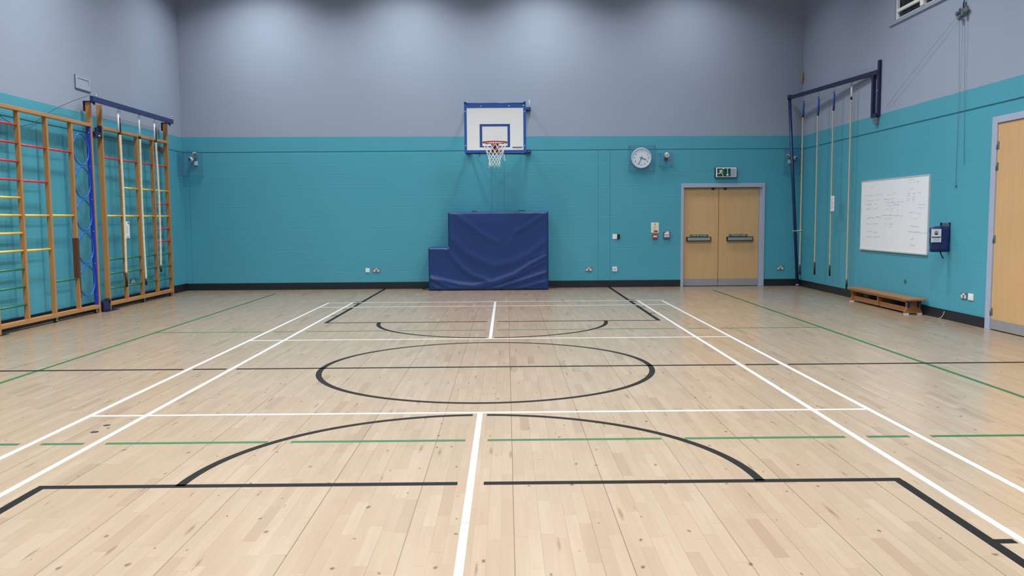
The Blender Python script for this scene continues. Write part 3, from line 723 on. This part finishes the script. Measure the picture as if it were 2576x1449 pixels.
for sx, wx in ((-.50, -.58), (.52, .70)):
    s_ = MB()
    for z0, z1 in ((3.68, 3.83), (2.83, 2.93)): s_.tube([(sx, BY+.04, z0), (wx, YB-.05, z1)], .018, 10)
    s_.tube([(sx, BY+.05, 3.66), (wx*.80, YB-.02, 2.99)], .012, 8).tube([(sx, BY+.045, 2.83), (sx, BY+.045, 3.68)], .018, 10)
    s_.build('swing_arm', pm, bg)
    for z_ in (3.825, 2.93): 
        w_ = MB().box(wx-.05 if sx < 0 else wx-.06, wx+.05, YB-.08, YB, z_-.042, z_+.042, 0, bevel=.004).sphere((wx+.01, YB-.083, z_), .014, 1)
        w_.build('wall_bracket', [pm, M_CHROME], bg)
MB().tube([(-.30, BY+.03, 2.775), (-.30, BY+.03, 2.75)], .006, 8).ring((-.30, BY+.03, 2.733), 1, .014, .004, n=16, k=6).build('snap_hook', M_BLACK, bg)
RC = Vector((.007, 7.645, 2.952))
MB().ring(RC, 2, .234, .0125, n=64).build('rim', M_RIM, bg)
MB().prism([(-.07, 2.945), (.085, 2.945), (.07, 2.77), (-.045, 2.77)], 1, BY-.018, BY-.005).prism([(7.86, 2.945), (8.01, 2.945), (8.01, 2.775)], 0, -.052, -.044).prism([(7.86, 2.945), (8.01, 2.945), (8.01, 2.775)], 0, .06, .068).box(-.052, .068, 7.87, 8.01, 2.94, 2.948).build('rim_bracket', M_RIM, bg)
nt = MB()
NL = 12; ZN = [2.945, 2.86, 2.79, 2.73, 2.68, 2.63, 2.58, 2.535, 2.495]
RN = [.226, .196, .168, .142, .122, .110, .104, .104, .108]
for q in range(NL):
    for dr in (1, -1):
        pts = []
        for i_, (z_, r_) in enumerate(zip(ZN, RN)):
            ang = 2*PI*(q+.5*dr*i_)/NL
            jx = .006*math.sin(q*3+i_*1.7)
            pts.append((RC.x+(r_+jx)*math.cos(ang)-.012*i_/8, RC.y+(r_+jx)*math.sin(ang), z_-(.02*((q % 3)-1) if i_ == 8 else 0)))
        nt.tube(pts, .0036, 5)
lp = [(RC.x+.17, RC.y-.05, 2.79), (RC.x+.145, RC.y-.06, 2.75), (RC.x+.15, RC.y-.06, 2.70), (RC.x+.165, RC.y-.06, 2.64), (RC.x+.18, RC.y-.06, 2.61), (RC.x+.195, RC.y-.06, 2.602), (RC.x+.185, RC.y-.06, 2.65), (RC.x+.18, RC.y-.06, 2.70), (RC.x+.165, RC.y-.055, 2.745), (RC.x+.15, RC.y-.05, 2.78)]
nt.tube(lp, .004, 5)
nt.build('net', M_NET, bg)
MB().tube([(.722, YB-.09, 3.87), (.724, YB-.09, 3.94), (.718, YB-.09, 4.015)], .006, 6).build('string', M_NET, bg)

# ------------------------------------------------------------------ crash mat
cm = thing('crash_mat', 'large navy blue vinyl crash mat with a notched corner leaning upright under the hoop', 'gym mat', (-.17, 9.3, 0))
RID = [([(640, 220), (880, 410), (1060, 540), (1250, 640)], .014, 42), ([(500, 480), (640, 640), (800, 790), (1000, 900), (1200, 985), (1500, 930), (1750, 800), (1960, 640)], .018, 60),
       ([(520, 740), (600, 860), (700, 980), (900, 1130), (1100, 1190)], .020, 40), ([(240, 1150), (450, 1195), (700, 1255), (900, 1275), (1200, 1215), (1500, 1110), (1760, 950), (1950, 850)], .030, 36),
       ([(850, 1335), (1200, 1255), (1500, 1150), (1950, 925)], .016, 20), ([(1150, 1335), (1600, 1200), (1950, 1090)], .024, 28), ([(1500, 1335), (1950, 1220)], .018, 26),
       ([(1550, 480), (1750, 360), (1950, 230)], .012, 36), ([(1750, 870), (1960, 780)], .010, 24), ([(240, 1230), (400, 1320)], .018, 24), ([(240, 1150), (540, 1290), (840, 1335)], .020, 26), ([(1400, 700), (1600, 400), (1720, 220)], .008, 50)]
RW = [([((px_/5.795+1040-1253.9)*.008315, 1.655-(py_-190)/5.795*.00835) for px_, py_ in pts], h_, s_*.001435) for pts, h_, s_ in RID]
X0 = -1.432
def relief(x, z):
    d_ = 0.0
    for pts, h_, s_ in RW:
        best = 9
        for (a0, a1), (b0, b1) in zip(pts[:-1], pts[1:]):
            vx, vz = b0-a0, b1-a1; tt = max(0, min(1, ((x-a0)*vx+(z-a1)*vz)/(vx*vx+vz*vz)))
            best = min(best, math.hypot(x-a0-vx*tt, z-a1-vz*tt))
        d_ += .75*h_*math.exp(-(best/s_)**2)
    return d_
XS0, XS1, NX, ZT, ZN_ = -1.432, 1.094, -1.012, 1.648, .905
gx = 126; gz = 84
xs = sorted({round(XS0+(XS1-XS0)*i/gx, 4) for i in range(gx+1)} | {NX}); zs = sorted({round(ZT*i/gz, 4) for i in range(gz+1)} | {ZN_})
b = bmesh.new(); V = {}
def inside(xa, xb, za, zb): return not (xb <= NX+1e-6 and za >= ZN_-1e-6)
YF, YK = 9.085, 9.60
def edge_d(x, z):
    d_ = min(x-XS0, XS1-x, z, ZT-z)
    if z > ZN_: d_ = min(d_, x-NX)
    if x < NX: d_ = min(d_, ZN_-z)
    return max(0, d_)
def vert(i, kx):
    if (i, kx) not in V:
        x, z = xs[i], zs[kx]; e = edge_d(x, z)
        rnd = .03*(1-min(1, e/.035))**2
        V[(i, kx)] = b.verts.new((x, YF+rnd-relief(x, z)*min(1, e/.05)-.012*math.sin(x*2.1+z*1.4)*min(1, e/.2), z))
    return V[(i, kx)]
for i in range(len(xs)-1):
    for kx in range(len(zs)-1):
        if inside(xs[i], xs[i+1], zs[kx], zs[kx+1]):
            f = b.faces.new((vert(i, kx), vert(i+1, kx), vert(i+1, kx+1), vert(i, kx+1))); f.smooth = True
edges = [e for e in b.edges if len(e.link_faces) == 1]
r_ = bmesh.ops.extrude_edge_only(b, edges=edges)
nv = [v_ for v_ in r_['geom'] if isinstance(v_, bmesh.types.BMVert)]
for v_ in nv: v_.co.y = YK
be = [e for e in b.edges if len(e.link_faces) == 1]
bmesh.ops.contextual_create(b, geom=be)
mb = MB(); mb.b.free(); mb.b = b
mb.build('mat_cover', M_MAT, cm)
for hx, hw, hh in ((-.46, .055, .022), (.53, .075, .03)):
    MB().tube([(hx-hw, 9.2, ZT-.005), (hx-hw*.7, 9.2, ZT+hh*.8), (hx, 9.2, ZT+hh), (hx+hw*.7, 9.2, ZT+hh*.8), (hx+hw, 9.2, ZT-.005)], .008, 8).build('carry_handle', M_BLACK, cm)
MB().box(-1.0125, -.985, 9.07, 9.082, .892, .906).build('zip_tab', M_CHROME, cm)
MB().tube([(1.10, 9.5, .03), (1.17, 9.52, .015), (1.26, 9.55, .012), (1.30, 9.56, .02)], .012, 6).build('strap_end', M_BLACK, cm)
MB().tube([(-1.44, 9.3, .015), (-1.52, 9.36, .008), (-1.6, 9.45, .008)], .010, 6).build('strap_end', M_BLACK, cm)

# ------------------------------------------------------------------ right wall rope gantry
def gx_(y): return 6.237+(9.478-y)*.0898
gt = thing('rope_gantry', 'blue steel rope gantry folded against the right wall on a leaning corner pole', 'gym gantry', (6.5, 9.5, 0))
MB().tube([(6.497, 9.50, .03), (6.237, 9.478, 4.03)], .032, 14).tube([(6.500, 9.50, 0), (6.496, 9.50, .05)], .038, 14, 1).build('pole', [M_BLUE, M_STEEL_DK], gt)
def slab(y0, y1, z0a, z1a, z0b, z1b, wdt, name, m):
    b_ = MB(); vs = []
    for y, za, zb in ((y0, z0a, z1a), (y1, z0b, z1b)):
        for s_ in (-wdt/2, wdt/2):
            for z in (za, zb): vs.append(b_.b.verts.new((gx_(y)+s_, y, z)))
    for q in ((0, 1, 3, 2), (4, 6, 7, 5), (0, 4, 5, 1), (2, 3, 7, 6), (0, 2, 6, 4), (1, 5, 7, 3)): b_.b.faces.new([vs[i] for i in q])
    return b_.build(name, m, gt)
slab(9.478, 5.93, 3.975, 4.045, 3.90, 3.975, .05, 'beam', M_BLUE_DARK)
MB().tube([(6.237, 9.478, 3.98), (6.237, 9.478, 4.07)], .04, 14).build('pole_cap', M_BLUE_DARK, gt)
MB().box(gx_(6.1)-.022, gx_(6.1)+.022, 6.07, 6.14, 3.21, 3.93, bevel=.004).prism([(6.07, 3.915), (6.24, 3.925), (6.14, 3.83)], 0, gx_(6.1)-.02, gx_(6.1)+.02).build('drop_post', M_BLUE_DARK, gt)
MB().box(6.535, XR-.001, 5.885, 5.955, 3.20, 4.13, bevel=.004).sphere((6.53, 5.92, 3.62), .012, 1).build('wall_plate', [M_BLUE_DARK, M_CHROME], gt)
MB().box(6.52, 6.56, 5.93, 6.14, 3.185, 3.25, bevel=.004).build('lower_link', M_BLUE_DARK, gt)
MB().box(6.53, 6.575, 5.94, 6.02, 3.06, 3.185, bevel=.005).build('latch', M_STEEL_DK, gt)
climbing_rope('tan climbing rope tied to the leaning blue pole in the right corner', gx_(8.81), 8.81, 3.955, 3.53, .485, .30, M_ROPE_TAN, G2, 'blue', .016)
climbing_rope('tan climbing rope with a mostly black sleeve, second from the right corner', gx_(8.145), 8.145, 3.94, 3.485, .575, .34, M_ROPE_TAN, G2, 'blue', .016)
climbing_rope('tan climbing rope with a paper label on the right gantry', gx_(7.515), 7.515, 3.93, 3.50, .55, .36, M_ROPE_TAN, G2, 'blue', .016)
climbing_rope('tan climbing rope with white top sleeve, hanging nearest the whiteboard', gx_(6.85), 6.85, 3.915, 3.61, .315, .165, M_ROPE_TAN, G2, 'white', .017)
b = MB().box(6.385, 6.388, 7.30, 7.47, 1.60, 1.885)
for i in range(9): b.box(6.3845, 6.385, 7.45-.06-.07*random.random(), 7.45, 1.83-.024*i, 1.838-.024*i, 1)
tag(b.build('paper_label', [M_WHITE, M_MARKER], None, (6.386, 7.38, 1.74)), 'white paper label hanging on the right-wall rope', 'label')
tc = [(6.475, 9.50, 1.20), (6.45, 9.548, 1.20), (6.40, 9.548, 1.20), (6.372, 9.50, 1.195), (6.32, 9.15, 1.20), (6.268, 8.82, 1.215), (6.28, 8.78, 1.22), (6.31, 8.78, 1.22), (6.327, 8.81, 1.22), (6.39, 9.1, 1.21)]
tag(MB().tube(tc, .007, 8, closed=True).build('tie_cord', M_CREAM, None, (6.38, 9.2, 1.2)), 'pale cord tying the nearest rope to the blue corner pole', 'cord')

# ------------------------------------------------------------------ whiteboard
wb = thing('whiteboard', 'large white dry wipe board with faint handwriting on the right wall', 'whiteboard', (XR, 5.32, 1.5))
wy0, wy1, wz0, wz1 = 4.13, 6.52, .91, 2.12
MB().box(XR-.016, XR, wy0+.012, wy1-.012, wz0+.012, wz1-.012).build('writing_surface', M_DRYWIPE, wb)
MB().box(XR-.022, XR, wy0, wy1, wz1-.014, wz1).box(XR-.026, XR, wy0, wy1, wz0-.006, wz0+.016).box(XR-.022, XR, wy0, wy0+.018, wz0+.016, wz1-.014).box(XR-.022, XR, wy1-.014, wy1, wz0+.016, wz1-.014).build('frame', plain('board_frame', (206, 204, 208), .4, .2), wb)
WORDS = [(6.386, 6.204, 1.86), (6.162, 6.034, 1.856), (5.973, 5.672, 1.866), (5.519, 5.407, 1.853), (5.322, 5.177, 1.87), (6.171, 6.022, 1.997), (6.309, 6.02, 1.771), (5.954, 5.809, 1.778), (5.615, 5.464, 1.776), (5.439, 5.243, 1.78), (5.561, 5.227, 1.721), (5.169, 4.934, 1.732), (6.333, 6.084, 1.702), (5.976, 5.875, 1.708), (5.52, 5.297, 1.671), (5.286, 5.071, 1.687), (6.3, 6.147, 1.629), (6.025, 5.852, 1.63), (5.592, 5.441, 1.613), (5.379, 5.281, 1.613), (5.352, 5.291, 1.579), (5.135, 5.088, 1.591), (6.262, 5.988, 1.47), (5.948, 5.711, 1.482), (5.662, 5.287, 1.512), (5.25, 5.083, 1.509), (5.059, 4.942, 1.502), (5.569, 5.307, 1.455), (6.269, 6.076, 1.367), (5.995, 5.821, 1.368), (5.576, 5.512, 1.366), (5.412, 5.277, 1.367), (5.397, 5.323, 1.317), (6.261, 6.054, 1.234), (6.026, 5.825, 1.223), (6.254, 6.061, 1.138), (5.953, 5.754, 1.142), (4.782, 4.726, 2.006), (4.709, 4.66, 2.019), (4.617, 4.573, 2.022), (4.53, 4.433, 2.029), (4.754, 4.609, 1.921), (4.794, 4.704, 1.851), (4.627, 4.54, 1.849), (4.465, 4.38, 1.858), (4.791, 4.735, 1.811), (4.8, 4.744, 1.773), (4.809, 4.741, 1.733), (4.634, 4.575, 1.796), (4.632, 4.573, 1.761), (4.64, 4.596, 1.722), (4.452, 4.241, 1.673), (4.471, 4.249, 1.629), (4.729, 4.564, 1.557), (4.545, 4.326, 1.537), (4.634, 4.47, 1.46), (4.704, 4.398, 1.339), (4.743, 4.371, 1.249), (4.36, 4.141, 1.242), (4.657, 4.558, 1.138), (4.684, 4.507, 1.038), (4.775, 4.575, 2.068)]
hw = MB()
for a, b_, z in WORDS:
    pts = []; n = max(4, int(abs(a-b_)/.013)); m_ = 0 if random.random() < .5 else 1
    for i in range(n+1):
        pts.append((XR-.0175, a+(b_-a)*i/n+random.uniform(-.003, .003), z+random.choice((-1, 1))*random.uniform(.002, .011)+random.uniform(-.002, .002)))
        if random.random() < .12 and len(pts) > 3: hw.tube(pts, .0016, 4, m_); pts = []
    if len(pts) > 1: hw.tube(pts, .0016, 4, m_)
hw.build('handwriting', [M_MARKER, M_MARKER2], wb)

# ------------------------------------------------------------------ navy bag on its bracket
bgx = thing('wall_bag', 'navy fabric bag with a white label hanging on the right wall by the whiteboard', 'bag', (XR, 3.57, 1.37))
b = bmesh.new(); bmesh.ops.create_cube(b, size=1, matrix=Matrix.Translation((6.437, 3.55, 1.165)) @ Matrix.Diagonal((.272, .075, .37, 1)))
bmesh.ops.subdivide_edges(b, edges=b.edges[:], cuts=5, use_grid_fill=True)
for v_ in b.verts:
    t_ = (v_.co.z-.98)/.37
    if v_.co.x < 6.5: v_.co.x += .012*(1-t_)-.003*math.sin(v_.co.z*40+v_.co.y*21)
    v_.co.y -= .004*math.sin(v_.co.z*31+v_.co.x*50)
    if v_.co.x < 6.40: v_.co.z -= .016*t_
for f in b.faces: f.smooth = True
bmesh.ops.bevel(b, geom=[e for e in b.edges if e.calc_face_angle(0) > 1.0], offset=.012, segments=2, affect='EDGES')
mb = MB(); mb.b.free(); mb.b = b; mb.build('bag_body', M_BAG, bgx)
lb = MB().box(6.292, 6.433, 3.495, 3.500, 1.12, 1.31, 0).disc((6.362, 0, 1.258), 1, .029, 3.4935, 3.495, 1, 24).box(6.338, 6.386, 3.4935, 3.495, 1.226, 1.246, 1).box(6.297, 6.428, 3.4935, 3.495, 1.184, 1.200, 2)
for i in range(4): lb.box(6.315, 6.41, 3.4938, 3.495, 1.168-.012*i, 1.172-.012*i, 1)
lb.build('label_card', [M_WHITE, M_MARKER, M_INK], bgx)
MB().box(6.44, XR-.001, 3.53, 3.545, 1.352, 1.395).box(6.44, 6.456, 3.525, 3.548, 1.35, 1.40, 1).box(6.56, XR-.001, 3.525, 3.55, 1.35, 1.40, 1).build('hook_bracket', [M_STEEL_DK, M_BLACK], bgx)
MB().tube([(6.46, 3.56, .985), (6.475, 3.55, .93), (6.50, 3.54, .885)], .009, 8).build('strap', M_BLACK, bgx)

# ------------------------------------------------------------------ bench
bn = thing('gym_bench', 'low wooden gym bench with a lower rail standing against the right wall', 'bench', (6.42, 5.2, 0))
by0, by1, bx0, bx1, bz = 4.05, 6.34, 6.27, 6.545, .247
MB().box(bx0, bx1, by0, by1, bz-.03, bz, bevel=.006).build('seat', M_BENCH, bn)
MB().box(bx0+.012, bx0+.032, by0+.14, by1-.14, bz-.055, bz-.03).box(bx1-.032, bx1-.012, by0+.14, by1-.14, bz-.055, bz-.03).build('apron', M_BENCH, bn)
for ly_ in (by0+.13, by1-.16):
    MB().prism([(bx0+.02, bz-.03), (bx1-.02, bz-.03), (bx1-.035, .10), (bx1+.008, .018), (bx0-.008, .018), (bx0+.035, .10)], 1, ly_, ly_+.03).build('end_support', M_BENCH, bn)
    for fx in (bx0+.035, bx1-.04): MB().box(fx-.035, fx+.035, ly_-.004, ly_+.034, 0, .018, bevel=.003).build('rubber_foot', M_WHITE, bn)
MB().prism([(bx0+.03, bz-.03), (bx1-.03, bz-.03), (bx1-.03, .04), (bx0+.03, .04)], 1, 5.16, 5.19).build('middle_support', M_BENCH, bn)
MB().box(bx0+.06, bx0+.085, by0+.16, by1-.16, .028, .105, bevel=.004).build('lower_rail', M_BENCH, bn)
for fx in (bx0+.06, bx1-.07):
    MB().box(fx-.014, fx+.014, by0+.05, by0+.128, bz-.065, bz-.03).box(fx-.014, fx+.014, by0+.118, by0+.13, bz-.14, bz-.03).build('hook_bracket', M_BLUE, bn)

# ------------------------------------------------------------------ cord pulley high on the right wall
pu = thing('cord_pulley', 'grey pulley bracket with hanging cords high on the right wall', 'pulley', (XR, 3.36, 4.3))
MB().box(XR-.02, XR-.001, 3.27, 3.42, 4.25, 4.37, bevel=.004).prism([(3.30, 4.37), (3.40, 4.37), (3.34, 4.44)], 0, XR-.015, XR-.001).prism([(3.40, 4.25), (3.50, 4.28), (3.41, 4.37)], 0, XR-.05, XR-.03).prism([(3.27, 4.27), (3.20, 4.30), (3.28, 4.36)], 0, XR-.05, XR-.02).build('bracket_plate', M_STEEL_DK, pu)
for yy_, zz_, rr_ in ((3.385, 4.235, .032), (3.29, 4.27, .030), (3.44, 4.30, .026)):
    MB().disc((0, yy_, zz_), 0, rr_, XR-.08, XR-.05, 0, 24).ring((XR-.065, yy_, zz_), 0, rr_, .006, n=24, k=6).build('pulley_wheel', M_GREYBOX, pu)
MB().tube([(XR-.03, 3.345, 4.36), (XR-.04, 3.33, 4.41), (XR-.03, 3.32, 4.47)], .009, 8).build('hook', M_BLUE, pu)
M_CORD = plain('grey_cord', (116, 134, 146), .8)
def cord(pts, r=.004): return MB().tube(pts, r, 6).build('cord', M_CORD, pu)
cord([(XR-.045, 3.41, 4.22), (XR-.02, 3.40, 3.2), (XR-.012, 3.41, 1.93)], .003); cord([(XR-.045, 3.275, 4.27), (XR-.02, 3.26, 3.2), (XR-.012, 3.215, 2.2)], .003)
cord([(XR-.045, 3.46, 4.28), (XR-.05, 4.4, 3.85), (XR-.05, 5.1, 3.53), (XR-.03, 5.62, 3.30)], .002)
MB().sphere((XR-.012, 3.41, 1.915), .012, sc=(.8, 1, 1.8)).build('toggle', M_GREYBOX, pu)
tag(MB().box(XR-.018, XR, 4.79, 4.845, .44, .475, 0, bevel=.004).disc((0, 4.818, .475), 0, .016, XR-.022, XR-.004, 0, 16).build('wall_hook', M_GREYBOX, None, (XR, 4.82, .46)), 'tiny grey wall hook above the gym bench', 'hook')
tag(MB().tube([(6.49, 3.60, .004), (6.53, 3.585, .035), (6.55, 3.575, .075), (6.555, 3.57, .115)], .003, 6).build('cable_tie', M_WHITE, None, (6.52, 3.59, 0)), 'short curved white plastic strip standing against the right skirting', 'plastic strip')
